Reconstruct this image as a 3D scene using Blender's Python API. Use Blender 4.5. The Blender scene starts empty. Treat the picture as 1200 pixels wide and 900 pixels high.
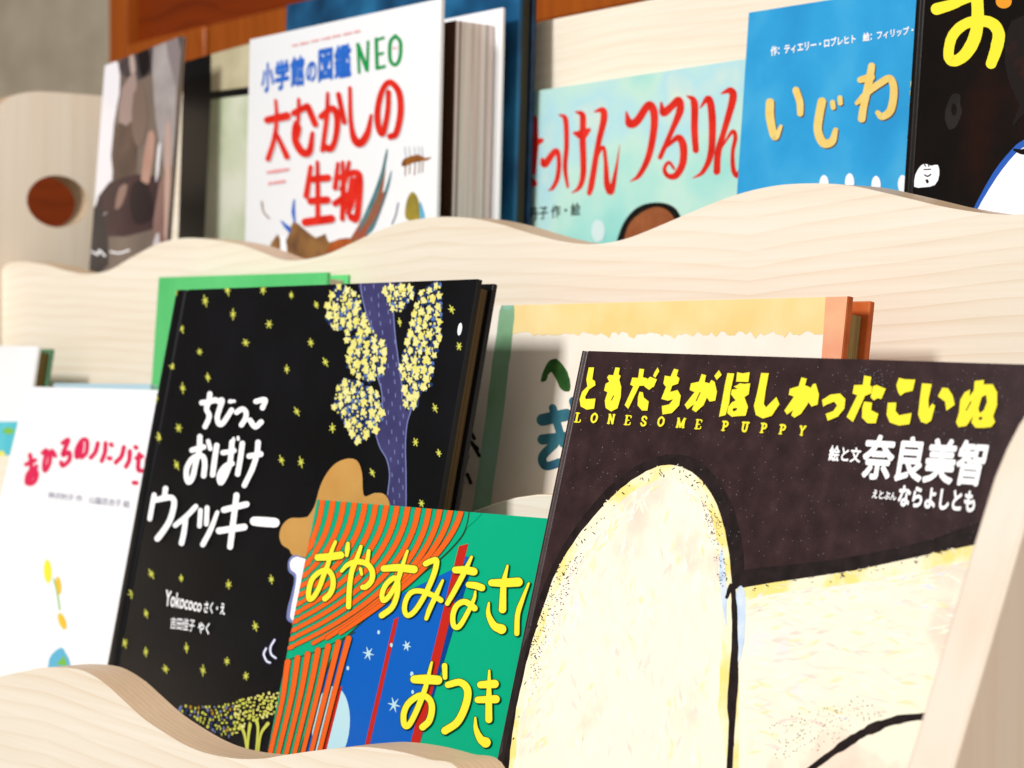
import bpy, bmesh, math, random
from mathutils import Vector, Matrix
from mathutils.geometry import tessellate_polygon
random.seed(7)
SC = bpy.context.scene
COL = SC.collection

# ------------------------------------------------------------------ camera, world, lamps, exposure
FPX = 2700.0                                   # focal length in photo pixels (1200 px wide)
PSI = math.atan2(2700, 2020)                   # the camera looks along the shelf, turned left from its normal
PIT = 20 / 2700.0
CAM = Vector((0, 0, 0.85))
sP, cP = math.sin(PSI), math.cos(PSI)
FW = Vector((-sP * math.cos(PIT), cP * math.cos(PIT), -math.sin(PIT)))
RT = Vector((cP, sP, 0))
UP = RT.cross(FW)
cd = bpy.data.cameras.new('camera')
cam = bpy.data.objects.new('camera', cd)
COL.objects.link(cam)
cam.matrix_world = Matrix.Translation(CAM) @ Matrix((RT, UP, -FW)).transposed().to_4x4()
cd.sensor_width = 36
cd.lens = 36 * FPX / 1200
cd.clip_start = 0.02
cd.clip_end = 50
cd.dof.use_dof = True
cd.dof.focus_distance = 0.86
cd.dof.aperture_fstop = 18.5
cd.dof.aperture_blades = 0
SC.camera = cam

wd = bpy.data.worlds.new('World')
SC.world = wd
wd.use_nodes = True
bg = wd.node_tree.nodes['Background']
bg.inputs[0].default_value = (1.0, 0.88, 0.76, 1)
# the room: bright and warm towards the near right and the ceiling, dim towards the far left
wn = wd.node_tree.nodes; wl = wd.node_tree.links
wt = wn.new('ShaderNodeTexCoord'); wv = wn.new('ShaderNodeVectorMath'); wv.operation = 'DOT_PRODUCT'
wv.inputs[1].default_value = (0.93, -0.05, 0.36)
wl.new(wt.outputs['Generated'], wv.inputs[0])
wm = wn.new('ShaderNodeMapRange'); wm.inputs['From Min'].default_value = -0.25; wm.inputs['From Max'].default_value = 0.9
wm.inputs['To Min'].default_value = 0.08; wm.inputs['To Max'].default_value = 1.15
wl.new(wv.outputs['Value'], wm.inputs['Value']); wl.new(wm.outputs['Result'], bg.inputs[1])

def area(name, target, direction, dist, size, power, color):
    l = bpy.data.lights.new(name, 'AREA')
    l.shape = 'RECTANGLE'
    l.size, l.size_y = size
    l.energy = power
    l.color = color
    o = bpy.data.objects.new(name, l)
    COL.objects.link(o)
    d = Vector(direction).normalized()
    o.location = Vector(target) + d * dist
    o.rotation_euler = (-d).to_track_quat('-Z', 'Y').to_euler()
    return o
area('window_light', (-0.9, 0.6, 0.85), (0.02, -0.79, 0.55), 2.4, (0.42, 0.42), 62, (1.0, 0.99, 0.985))

vs = SC.view_settings
vs.view_transform = 'Standard'
vs.look = 'None'
vs.exposure = 0.0
vs.gamma = 1.0
SC.cycles.use_denoising = True
SC.cycles.max_bounces = 8

# ------------------------------------------------------------------ pixel -> point
def ray(x, y):
    return FW + RT * ((x - 600) / FPX) + UP * ((450 - y) / FPX)
def at_y(x, y, Y):
    d = ray(x, y); return CAM + d * (Y / d.y)
def at_x(x, y, X):
    d = ray(x, y); return CAM + d * (X / d.x)
def on_plane(x, y, p, n):
    d = ray(x, y); return CAM + d * ((p - CAM).dot(n) / d.dot(n))

# ------------------------------------------------------------------ materials
def lin(h, k=1.0):
    o = []
    for i in (0, 2, 4):
        v = int(h[i:i + 2], 16) / 255
        v = v / 12.92 if v <= .04045 else ((v + .055) / 1.055) ** 2.4
        o.append(v * k)
    return (*o, 1)
MATS = {}
def mat(name, hexcol, rough=.45, k=.82, hex2=None, scale=40, det=4, stretch=(1, 1, 1), lo=.35, hi=.65, spec=.18, bump=0, coat=0, stops=None):
    """one plain or mottled procedural surface"""
    if name in MATS: return MATS[name]
    m = bpy.data.materials.new(name); m.use_nodes = True
    nt = m.node_tree; b = nt.nodes['Principled BSDF']
    b.inputs['Roughness'].default_value = rough
    b.inputs['Specular IOR Level'].default_value = spec
    if coat:
        b.inputs['Coat Weight'].default_value = coat
        b.inputs['Coat Roughness'].default_value = .28
    b.inputs['Base Color'].default_value = lin(hexcol, k)
    if hex2 or stops or bump:
        tc = nt.nodes.new('ShaderNodeTexCoord'); mp = nt.nodes.new('ShaderNodeMapping')
        mp.inputs['Scale'].default_value = stretch
        nz = nt.nodes.new('ShaderNodeTexNoise'); nz.inputs['Scale'].default_value = scale; nz.inputs['Detail'].default_value = det
        nt.links.new(tc.outputs['Object'], mp.inputs[0]); nt.links.new(mp.outputs[0], nz.inputs['Vector'])
        if hex2 or stops:
            cr = nt.nodes.new('ShaderNodeValToRGB')
            st = stops or [(lo, hexcol), (hi, hex2)]
            e = cr.color_ramp.elements
            e[0].position, e[0].color = st[0][0], lin(st[0][1], k)
            e[1].position, e[1].color = st[-1][0], lin(st[-1][1], k)
            for p, h in st[1:-1]:
                q = e.new(p); q.color = lin(h, k)
            nt.links.new(nz.outputs['Fac'], cr.inputs[0]); nt.links.new(cr.outputs[0], b.inputs['Base Color'])
        if bump:
            bp = nt.nodes.new('ShaderNodeBump'); bp.inputs['Strength'].default_value = bump; bp.inputs['Distance'].default_value = .0006
            n2 = nt.nodes.new('ShaderNodeTexNoise'); n2.inputs['Scale'].default_value = scale * 12; n2.inputs['Detail'].default_value = 3
            nt.links.new(tc.outputs['Object'], n2.inputs['Vector'])
            nt.links.new(n2.outputs['Fac'], bp.inputs['Height']); nt.links.new(bp.outputs[0], b.inputs['Normal'])
    MATS[name] = m
    return m

def wood(name, light, dark, axis, across=2, k=.8, rough=.42, freq=95, wave=5.0, contrast=.55, spec=.3, match=0, slope=0):
    """veneer: irregular growth lines across the grain, drawn out along one axis, with fine pores"""
    if name in MATS: return MATS[name]
    m = bpy.data.materials.new(name); m.use_nodes = True
    nt = m.node_tree; N = nt.nodes.new; b = nt.nodes['Principled BSDF']
    b.inputs['Roughness'].default_value = rough; b.inputs['Specular IOR Level'].default_value = spec
    tc = N('ShaderNodeTexCoord')
    def M(op, a, c=None, d=None):
        n = N('ShaderNodeMath'); n.operation = op
        for i, q in enumerate((a, c, d)):
            if q is None: continue
            if isinstance(q, (int, float)): n.inputs[i].default_value = q
            else: nt.links.new(q, n.inputs[i])
        return n.outputs[0]
    sx = N('ShaderNodeSeparateXYZ'); nt.links.new(tc.outputs['Object'], sx.inputs[0])
    src = tc.outputs['Object']; run = sx.outputs[axis]
    if match:                                   # neighbouring veneer leaves mirror each other at every joint
        run = M('PINGPONG', M('ADD', run, .014 + 40 * match), match)
        cb = N('ShaderNodeCombineXYZ')
        for i in range(3): nt.links.new(run if i == axis else sx.outputs[i], cb.inputs[i])
        src = cb.outputs[0]
    def noise(along, sc, det, shift=0):
        mp = N('ShaderNodeMapping'); v = [1, 1, 1]; v[axis] = along; mp.inputs['Scale'].default_value = v
        mp.inputs['Location'].default_value = (shift, shift, shift)
        nt.links.new(src, mp.inputs[0])
        n = N('ShaderNodeTexNoise'); n.inputs['Scale'].default_value = sc; n.inputs['Detail'].default_value = det
        nt.links.new(mp.outputs[0], n.inputs['Vector']); return n.outputs['Fac']
    pos = M('MULTIPLY_ADD', run, slope, M('MULTIPLY', sx.outputs[across], freq))
    ph = M('ADD', M('MULTIPLY_ADD', noise(.8, 5.5, 1.0), wave, pos), M('MULTIPLY', noise(.12, 30, 2, 3), 1.6))
    fr = M('FRACT', ph)
    line = M('POWER', fr, 4.0)
    amp = M('MULTIPLY', line, M('MULTIPLY', noise(.15, 22, 2, 7), 1.5))
    v = M('ADD', M('MULTIPLY', amp, contrast), M('ADD', M('MULTIPLY_ADD', noise(.02, 520, 3, 1), .5, -.25), M('MULTIPLY_ADD', noise(.05, 40, 3, 5), .9, -.3)))
    cr = N('ShaderNodeValToRGB'); e = cr.color_ramp.elements
    e[0].position, e[0].color = .0, lin(light, k); e[1].position, e[1].color = 1.0, lin(dark, k)
    nt.links.new(v, cr.inputs[0]); nt.links.new(cr.outputs[0], b.inputs['Base Color'])
    bp = N('ShaderNodeBump'); bp.inputs['Strength'].default_value = .1; bp.inputs['Distance'].default_value = .0003
    nt.links.new(noise(.02, 520, 3, 1), bp.inputs['Height']); nt.links.new(bp.outputs[0], b.inputs['Normal'])
    MATS[name] = m
    return m

MAPLE = wood('maple_veneer', 'f6eedf', 'dfc9a8', 0, 2, k=.92, contrast=.38, wave=2.6, freq=150, match=.234, slope=9)
MAPLE_UP = wood('maple_veneer_upright', 'f7f0e2', 'e8d6bc', 2, 1, k=.94, contrast=.25, wave=2.0)
MAPLE_EDGE = wood('maple_sawn_edge', 'dcc3a4', 'b59572', 0, 1, k=.8, freq=400)
BROWN = wood('stained_brown_wood', '8f3806', '5e1d03', 0, 2, k=.75, rough=.35, freq=60)
BROWN_UP = wood('stained_orange_wood', 'b25c1a', '8a3c0c', 2, 0, k=.8, rough=.35, freq=60)
WALL = mat('beige_wall', 'd2c9b6', .9, .92, hex2='c2b8a4', scale=12)

# ------------------------------------------------------------------ mesh helpers
def mesh_obj(name, bm, mats, parent=None, smooth=30, bevel=0):
    me = bpy.data.meshes.new(name)
    bm.normal_update()
    bm.to_mesh(me); bm.free()
    for m in (mats if isinstance(mats, (list, tuple)) else [mats]): me.materials.append(m)
    if smooth:
        for p in me.polygons: p.use_smooth = True
        me.set_sharp_from_angle(angle=math.radians(smooth))
    o = bpy.data.objects.new(name, me)
    COL.objects.link(o)
    if parent: o.parent = parent
    if bevel:
        md = o.modifiers.new('edge', 'BEVEL'); md.width = bevel; md.segments = 2
        md.limit_method = 'ANGLE'; md.angle_limit = math.radians(40); md.harden_normals = False
    return o
def tag(o, label, cat, group=None):
    o['label'] = label; o['category'] = cat
    if group: o['group'] = group
    return o
def empty(name, M):
    o = bpy.data.objects.new(name, None); COL.objects.link(o); o.matrix_world = M; o.empty_display_size = .03
    return o
def box(bm, a, b, mi=0):
    vs_ = [bm.verts.new((x, y, z)) for x in (a[0], b[0]) for y in (a[1], b[1]) for z in (a[2], b[2])]
    for q in ((0, 1, 3, 2), (4, 6, 7, 5), (0, 4, 5, 1), (2, 3, 7, 6), (0, 2, 6, 4), (1, 5, 7, 3)):
        f = bm.faces.new([vs_[i] for i in q]); f.material_index = mi
def box_bm(a, b):
    bm = bmesh.new(); box(bm, a, b); return bm
def plate(loops, d, edge_mi=0):
    """a flat plate with holes: loops of 3-D points (outline first), pushed along d; the narrow edges take edge_mi"""
    bm = bmesh.new()
    A, B = [], []
    for lp in loops:
        A.append([bm.verts.new(p) for p in lp]); B.append([bm.verts.new(p + d) for p in lp])
    fa = sum(A, []); fb = sum(B, [])
    for t in tessellate_polygon([[Vector(p) for p in lp] for lp in loops]):
        try:
            bm.faces.new([fa[i] for i in t]); bm.faces.new([fb[i] for i in reversed(t)])
        except ValueError: pass
    for a, b in zip(A, B):
        n = len(a)
        for i in range(n):
            f = bm.faces.new((a[i], a[(i + 1) % n], b[(i + 1) % n], b[i])); f.material_index = edge_mi
    bmesh.ops.recalc_face_normals(bm, faces=bm.faces)
    return bm
def catmull(pts, n=8, closed=False):
    P = [Vector(p) for p in pts]
    if len(P) < 3 and not closed: 
        return [P[0].lerp(P[-1], i / n) for i in range(n + 1)] if len(P) == 2 else P
    out = []
    L = len(P)
    rng = range(L) if closed else range(L - 1)
    for i in rng:
        p0 = P[(i - 1) % L] if (closed or i > 0) else P[0] * 2 - P[1]
        p1 = P[i]; p2 = P[(i + 1) % L]
        p3 = P[(i + 2) % L] if (closed or i + 2 < L) else P[-1] * 2 - P[-2]
        for j in range(n):
            t = j / n
            out.append(.5 * ((2 * p1) + (p2 - p0) * t + (2 * p0 - 5 * p1 + 4 * p2 - p3) * t * t + (3 * p1 - p0 - 3 * p2 + p3) * t ** 3))
    if not closed: out.append(P[-1])
    return out
def pairs(s):
    return [tuple(float(v) for v in q.split(',')) for q in s.split()]

# ------------------------------------------------------------------ the wall and the cupboard behind
zc = CAM.z
w_ = mesh_obj('wall', box_bm((-6, 1.75, -0.2), (2.5, 1.85, 2.6)), WALL); w_['kind'] = 'structure'
YC = .98                                       # front of the cupboard
cup = empty('wooden_cupboard', Matrix.Translation((-1.2, YC, 0)))
tag(cup, 'reddish brown stained wooden cupboard against the beige wall behind the rack', 'cupboard')
def cub(name, a, b, m):
    return mesh_obj(name, box_bm((a[0] + 1.2, a[1] - YC, a[2]), (b[0] + 1.2, b[1] - YC, b[2])), m, cup, bevel=.002)
xl = at_y(126, 40, YC).x; xg = at_y(242, 60, YC).x
zr = at_y(157, 50, YC).z; zt = at_y(115, 128, YC).z
cub('carcass', (xl + .004, YC + .03, 0.3), (1.5, 1.70, 2.0), BROWN)
cub('stile', (xl, YC + .001, zt), (xl + .035, YC + .029, 2.0), BROWN_UP)
cub('upper_panel', (xl + .036, YC + .012, zr + .001), (1.5, YC + .0295, 2.0), BROWN)
cub('door', (xl + .037, YC, zt), (xg - .004, YC + .0285, zr), BROWN_UP)
cub('door', (xg + .004, YC, zt), (1.5, YC + .0285, zr), BROWN_UP)
cub('base_cabinet', (xl - .9, YC - .02, 0.0), (1.5, YC + .0285, zt - .03), BROWN)

# ------------------------------------------------------------------ the display rack
YCF, YBF, YAF = .45, .585, .66                  # fronts of the low, middle and high boards
TH = .0185
XL = (at_y(1, 312, YAF)).x                      # inner face of the far end panel
rack = empty('display_rack', Matrix.Translation((0, .65, 0)))
tag(rack, 'pale maple display rack whose wavy front boards hold three tiers of picture books', 'display rack')
def rp(name, bm, m, bevel=.0012):
    for v in bm.verts: v.co.y -= .65
    return mesh_obj(name, bm, m, rack, smooth=35, bevel=bevel)
XR0 = at_y(1061.5, 900, .445).x                 # left face of the near end panel
def wave_board(pts, Y, zb, extra_l=(), extra_r=()):
    top = [at_y(x, y, Y) for x, y in pts]
    top = [Vector(p) for p in extra_l] + top + [Vector(p) for p in extra_r]
    top = catmull(top, 5)
    lp = top + [Vector((top[-1].x, Y, zb)), Vector((top[0].x, Y, zb))]
    return plate([lp], Vector((0, TH, 0)), 1)
A_TOP = pairs('2,318 5,312 11,308.5 20,307 33,307 57,311 77,317 100,321 127,317 157,300 187,285 217,279 250,281 283,287 310,297 330,304 350,305 380,299 410,286 440,272 470,261 495,256 523,254 553,256 587,263 620,273 650,281 677,285.5 700,286 725,282 750,274 800,253 833,239 867,227 900,219 930,215.5 967,215 1000,218 1033,225 1067,233 1100,241 1133,247 1167,251 1200,251')
zA = at_y(600, 450, YAF).z
pr = at_y(1200, 251, YAF)
xe = XR0 - .001
xs = [pr.x + (xe - pr.x) * i / 8 for i in range(1, 9)]
rp('front_board', wave_board(A_TOP, YAF, .62, extra_r=[(x, YAF, pr.z + .016 * (1 - math.cos((x - pr.x) / .24 * 2 * math.pi)) / 2) for x in xs if x > pr.x]), (MAPLE, MAPLE_EDGE))
def cosine(pk, Y, per, pp, x0, x1, zb, TH=.0155):
    c0 = at_y(*pk, Y); n = 70
    top = [Vector((x0 + (x1 - x0) * i / n, Y, c0.z - pp * (1 - math.cos((x0 + (x1 - x0) * i / n - c0.x) / per * 2 * math.pi)) / 2)) for i in range(n + 1)]
    return plate([top + [Vector((x1, Y, zb)), Vector((x0, Y, zb))]], Vector((0, TH, 0)), 1)
rp('front_board', cosine((652, 579.5), YBF, .265, .024, XL + .001, xe, .52), (MAPLE, MAPLE_EDGE))
C_TOP = pairs('0,793 27,787 50,782.5 77,782.5 100,787 123,801 143,819 167,841 190,857 217,873 243,883 277,889 307,889 333,885 367,880 400,876.5 430,875.5 469,881 503,890 536,900')
c0 = at_y(0, 793, YCF); c1 = at_y(536, 900, YCF); ck = at_y(425, 875, YCF)
xl_ = [XL + .001 + (c0.x - .01 - XL) * i / 30 for i in range(31)]
ckL = at_y(62, 782, YCF)
exl = [(x, YCF, ckL.z - .021 * (1 - math.cos((x - ckL.x) / .23 * 2 * math.pi)) / 2) for x in xl_]
exr = [(x, YCF, ck.z - .021 * (1 - math.cos((x - ck.x) / .23 * 2 * math.pi)) / 2) for x in [c1.x + .015 + (xe - c1.x - .015) * i / 14 for i in range(15)]]
rp('front_board', wave_board(C_TOP, YCF, .44, exl, exr), (MAPLE, MAPLE_EDGE))
FC, FB, FA = .592, .684, .797                    # heights of the three pocket floors
rp('pocket_floor', box_bm((XL + .001, YCF + TH + .0006, FC - .018), (xe, YBF - .0006, FC)), MAPLE)
rp('pocket_floor', box_bm((XL + .001, YBF + TH + .0006, FB - .018), (xe, YAF - .0006, FB)), MAPLE)
YP = .785
rp('pocket_floor', box_bm((XL + .001, YAF + TH + .0006, FA - .018), (xe, YP - .0006, FA)), MAPLE)
zt_p = at_y(643, 23, YP).z
rp('back_panel', box_bm((XL + .001, YP, .45), (xe, YP + .016, zt_p)), MAPLE)
# end panels
def end_panel(prof, X, dx, hole=None):
    lps = [[Vector((X, y, z)) for y, z in prof]]
    if hole: lps.append([Vector((X, y, z)) for y, z in hole])
    return plate(lps, Vector((dx, 0, 0)), 1)
def yz(x, y, X):
    p = at_x(x, y, X); return (p.y, p.z)
top = [yz(*q, XL) for q in pairs('-14,210 -12,165 -6,132 6,117 20,110.5 38,107.5 60,107.8 115,112')]
top = [(v.x, v.y) for v in catmull([Vector((a, b, 0)) for a, b in top], 5)]
prof = [(.41, .40)] + [(.43, .78), (.55, .83), (top[0][0] - .012, top[0][1] - .09)] + top + [(.82, top[-1][1] - .002), (.82, .40)]
hc = yz(67.5, 236, XL); he = yz(103, 236, XL); ht = yz(67.5, 205.5, XL)
hole = [(hc[0] + (he[0] - hc[0]) * math.cos(a), hc[1] + (ht[1] - hc[1]) * math.sin(a)) for a in [2 * math.pi * i / 40 for i in range(40)]]
rp('end_panel', end_panel(prof, XL, -.02, hole), (MAPLE_UP, MAPLE_EDGE))
XR = XR0
rt = [yz(*q, XR) for q in pairs('1047,950 1061.5,900 1100,772 1139,640 1163.5,560 1178,525 1192,498 1206,477 1222,462 1245,450')]
prof = [(.41, .40)] + rt + [(rt[-1][0] + .08, rt[-1][1] + .02), (.82, rt[-1][1] + .025), (.82, .40)]
print('right panel profile', [(round(a, 3), round(b, 3)) for a, b in rt], XR, XL)
rp('end_panel', end_panel(prof, XR, .0152), (MAPLE_UP, mat('edge_banding', 'f4e6d6', .4, .78, hex2='ecdcc8', scale=60, stretch=(1, 1, .1))))

# ------------------------------------------------------------------ books
PAGES = mat('page_edges', 'efe6d2', .8, .85, hex2='b9a98a', scale=300, stretch=(1, 8, .02), lo=.4, hi=.7)
BOOK_GROUP = 'picture books on the display rack'

class Book:
    """a book at a real place: TL, TR are the front cover's top corners in the photo, Y its distance, lean its tilt back"""
    def __init__(s, name, label, TL, TR, Y, lean, W, floor, T, cover, back=None, hard=True, pages=None, groove=0, round_=.0015, yaw=0,
                 inset=(.003, .003), pgap=(0, 0), cat='picture book', tb=.0024, spine=None, edge=None, g=(.003, .007), gap_shade=None):
        t = math.radians(lean)
        n = Vector((0, -math.cos(t), math.sin(t)))
        n = Matrix.Rotation(math.radians(yaw), 3, 'Z') @ n
        p = at_y(*TL, Y); q = on_plane(*TR, p, n)
        ex = (q - p).normalized(); ez = ex.cross(-n).normalized()
        s.n, s.p0 = n, p
        s.W = W or (q - p).length
        H = (p.z - floor) / ez.z
        s.H = H
        o = p - ez * H
        M = Matrix((ex, -n, ez)).transposed().to_4x4(); M.translation = o
        s.M, s.Mi = M, M.inverted()
        s.root = empty(name, M); tag(s.root, label, cat, BOOK_GROUP)
        s.gr, s.rd, s.T, s.g = groove, round_, T, g
        W = s.W
        # front cover: section across the width, run up the height
        xs = [0] + [round_ * (1 - math.cos(a * math.pi / 12)) for a in range(1, 6)]
        if groove: xs += [g[0] + (g[1] - g[0]) * i / 10 for i in range(11)]
        xs += [W]
        s.hx = sorted(set(xs[1:-1]))
        prof = [(x, s.h(x)) for x in sorted(set([x for x in xs if x < W]))] + [(W - .0004, 0), (W, .0004), (W, tb), (0, tb)]
        bm = bmesh.new()
        lo = [bm.verts.new((x, y, 0)) for x, y in prof]; hi = [bm.verts.new((x, y, H)) for x, y in prof]
        k = len(prof)
        for i in range(k): bm.faces.new((lo[i], lo[(i + 1) % k], hi[(i + 1) % k], hi[i]))
        bm.faces.new(hi); bm.faces.new(list(reversed(lo)))
        bmesh.ops.recalc_face_normals(bm, faces=bm.faces)
        if edge:
            for f in bm.faces:
                if f.calc_center_median().x > W - .00045: f.material_index = 1
        s.cover = mesh_obj('front_cover', bm, [cover, edge] if edge else cover, s.root, smooth=25)
        bk = back or cover
        mesh_obj('back_cover', box_bm((0, T - tb, 0), (W, T, H)), bk, s.root, bevel=.0006)
        mesh_obj('spine', box_bm((.0003, tb + .0002, .0003), (.0022, T - tb - .0002, H - .0003)), spine or bk, s.root)
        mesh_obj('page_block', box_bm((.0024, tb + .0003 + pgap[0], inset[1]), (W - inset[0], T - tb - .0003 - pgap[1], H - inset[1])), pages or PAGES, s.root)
        if gap_shade: mesh_obj('gap_shade', box_bm((.0024, tb + .0003 + pgap[0] - .0006, inset[1]), (W - inset[0] + .0004, tb + .0002 + pgap[0], H - inset[1])), gap_shade, s.root)  # dark sheet on the page block: paints the shade between cover and pages
        s.T3 = (0, 0, 1); s.top = 30e-6
    def h(s, x):
        y = 0
        if x < s.rd: y = s.rd - math.sqrt(max(0, s.rd ** 2 - (s.rd - x) ** 2))
        if s.gr and s.g[0] < x < s.g[1]: y += s.gr * .5 * (1 - math.cos((x - s.g[0]) / (s.g[1] - s.g[0]) * 2 * math.pi))
        return y
    def z(s, ox=0, oy=0, sc=1):
        s.T3 = (ox, oy, sc); return s
    def loc(s, p):
        """photo position -> place on the cover (x across, z up)"""
        q = s.Mi @ on_plane(s.T3[0] + p[0] / s.T3[2], s.T3[1] + p[1] / s.T3[2], s.p0, s.n)
        return q.x, q.z
    def art(s, name, base=0):
        return Art(s, name, base)

class Art:
    """printed matter lying on a cover: patches and brush strokes, all in one mesh"""
    def __init__(s, book, name, base):
        s.b, s.name, s.bm, s.mats = book, name, bmesh.new(), []
        s.base = book.top + 12e-6; s.i = s.lv = s.pend = 0
    def mi(s, m):
        if m not in s.mats: s.mats.append(m)
        return s.mats.index(m)
    def off(s, cyc):
        """height above the paper: single patches stack, runs of small marks (cyc) share a few levels"""
        s.i += 1
        if cyc:
            s.pend = max(s.pend, cyc); return s.base + (s.lv + s.i % cyc) * 5e-6
        s.lv += s.pend + 1; s.pend = 1
        return s.base + s.lv * 5e-6
    def poly(s, m, pts, smooth=0, holes=(), cyc=0, closed=True, jag=0):
        if isinstance(pts, str): pts = pairs(pts)
        loops = [pts] + [pairs(h) if isinstance(h, str) else h for h in holes]
        if smooth: loops = [[(v.x, v.y) for v in catmull([Vector((a, b, 0)) for a, b in lp], smooth, True)] for lp in loops]
        if jag:
            loops = [[(x + random.uniform(-jag, jag), y + random.uniform(-jag, jag)) for x, y in lp] for lp in loops]
        o = s.off(cyc); k = s.mi(m)
        L = [[Vector((*s.b.loc(p), 0)) for p in lp] for lp in loops]
        vs_ = [s.bm.verts.new((v.x, -o, v.y)) for lp in L for v in lp]
        for t in tessellate_polygon(L):
            try: f = s.bm.faces.new([vs_[i] for i in t]); f.material_index = k
            except ValueError: pass
        return s
    def stroke(s, m, pts, w, cyc=8, n=7, wob=0, dx=0, dy=0, add=0):
        """brush line; w is one width or a list of widths spread along it, in the current picture scale"""
        if isinstance(pts, str): pts = pairs(pts)
        pts = [(x + dx, y + dy) for x, y in pts]
        P = catmull([Vector((a, b, 0)) for a, b in pts], n)
        ws = w if isinstance(w, (list, tuple)) else [w]
        N = len(P); o = s.off(cyc); k = s.mi(m)
        def wid(t):
            if len(ws) == 1: return ws[0] + add
            q = t * (len(ws) - 1); i = min(int(q), len(ws) - 2); return ws[i] + (ws[i + 1] - ws[i]) * (q - i) + add
        rows = []
        for i, p in enumerate(P):
            d = P[min(i + 1, N - 1)] - P[max(i - 1, 0)]
            if d.length < 1e-9: d = Vector((1, 0, 0))
            d.normalize(); nn = Vector((-d.y, d.x, 0)); hw = wid(i / max(1, N - 1)) / 2 * (1 + random.uniform(-wob, wob))
            rows.append((p, d, nn, hw))
        def cap(p, d, nn, hw, sg):
            return [p + nn * hw * math.cos(a) * sg + d * hw * math.sin(a) * sg * -1 for a in [math.pi * j / 8 for j in range(1, 8)]]
        sec = []
        p, d, nn, hw = rows[0]
        for j in range(4, 0, -1):
            a = math.pi / 2 * j / 4.5; sec.append((p - d * hw * math.sin(a), nn, hw * math.cos(a)))
        for p, d, nn, hw in rows: sec.append((p, nn, hw))
        p, d, nn, hw = rows[-1]
        for j in range(1, 5):
            a = math.pi / 2 * j / 4.5; sec.append((p + d * hw * math.sin(a), nn, hw * math.cos(a)))
        prev = None
        for i, (p, nn, hw) in enumerate(sec):
            oo = o + i * .06e-6
            cur = []
            for sg in (-1, 1):
                x, zz = s.b.loc((p + nn * hw * sg)[:2]); cur.append(s.bm.verts.new((x, -oo, zz)))
            if prev:
                f = s.bm.faces.new((prev[0], cur[0], cur[1], prev[1])); f.material_index = k
            prev = cur
        return s
    def dot(s, m, x, y, rx, ry=None, rot=0, n=14, cyc=12, jag=0):
        ry = ry or rx; c, q = math.cos(rot), math.sin(rot)
        pts = []
        for i in range(n):
            a = 2 * math.pi * i / n; u = rx * math.cos(a) * (1 + random.uniform(-jag, jag)); v = ry * math.sin(a) * (1 + random.uniform(-jag, jag))
            pts.append((x + u * c - v * q, y + u * q + v * c))
        return s.poly(m, pts, cyc=cyc)
    def text(s, m, string, BL, BR, TL, TR, bold=0, cyc=0):
        """letters of the built-in typeface fitted to a four-cornered place"""
        V, F = glyphs(string)
        x0, x1 = min(v[0] for v in V), max(v[0] for v in V); y0, y1 = min(v[1] for v in V), max(v[1] for v in V)
        k = s.mi(m)
        shifts = [(0, 0)] + ([(bold * math.cos(a), bold * math.sin(a)) for a in [2 * math.pi * i / 8 for i in range(8)]] if bold else [])
        for j, (dx, dy) in enumerate(shifts):
            o = s.base + 5e-6 * (1 + j)
            vs_ = []
            for vx, vy in V:
                u = (vx + dx - x0) / (x1 - x0); v = (vy + dy - y0) / (y1 - y0)
                px = [(BL[i] * (1 - u) + BR[i] * u) * (1 - v) + (TL[i] * (1 - u) + TR[i] * u) * v for i in (0, 1)]
                x, zz = s.b.loc(px); vs_.append(s.bm.verts.new((x, -o, zz)))
            for f in F:
                try: q = s.bm.faces.new([vs_[i] for i in f]); q.material_index = k
                except ValueError: pass
        return s
    def done(s):
        bm, b = s.bm, s.b
        b.top = max(b.top, max(-v.co.y for v in bm.verts))
        W, H = b.W, b.H
        for co, no in (((.0001, 0, 0), (-1, 0, 0)), ((W - .0003, 0, 0), (1, 0, 0)), ((0, 0, .0003), (0, 0, -1)), ((0, 0, H - .0001), (0, 0, 1))):
            bmesh.ops.bisect_plane(bm, geom=bm.verts[:] + bm.edges[:] + bm.faces[:], plane_co=co, plane_no=no, clear_outer=True)
        xm = min((v.co.x for v in bm.verts), default=1)
        for x in b.hx:
            if x > xm and (b.gr or x > .0001):
                bmesh.ops.bisect_plane(bm, geom=bm.verts[:] + bm.edges[:] + bm.faces[:], plane_co=(x, 0, 0), plane_no=(1, 0, 0))
        for v in bm.verts: v.co.y += b.h(v.co.x)
        bm.normal_update()
        for f in bm.faces:
            if f.normal.y > 0: f.normal_flip()
        return mesh_obj(s.name, bm, s.mats, b.cover, smooth=0)

_G = {}
def glyphs(string):
    if string in _G: return _G[string]
    c = bpy.data.curves.new('lettering', 'FONT'); c.body = string; c.resolution_u = 3
    o = bpy.data.objects.new('lettering', c); COL.objects.link(o)
    ev = o.evaluated_get(bpy.context.evaluated_depsgraph_get())
    me = ev.to_mesh()
    r = ([tuple(v.co[:2]) for v in me.vertices], [tuple(p.vertices) for p in me.polygons])
    ev.to_mesh_clear()
    bpy.data.objects.remove(o); bpy.data.curves.remove(c)
    _G[string] = r
    return r

def ink(name, h, **k):
    return mat(name, h, k.pop('rough', .42), **k)
YEL = ink('yellow_ink', 'fdf03c'); WHITE = ink('white_ink', 'fbfcff', k=.9); RED = ink('red_ink', 'ea3526', hex2='d92418', scale=90)
LEMON = ink('lemon_ink', 'e6dc63', hex2='f1ee9a', scale=300)
BLACKINK = ink('black_ink', '15120f')

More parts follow.
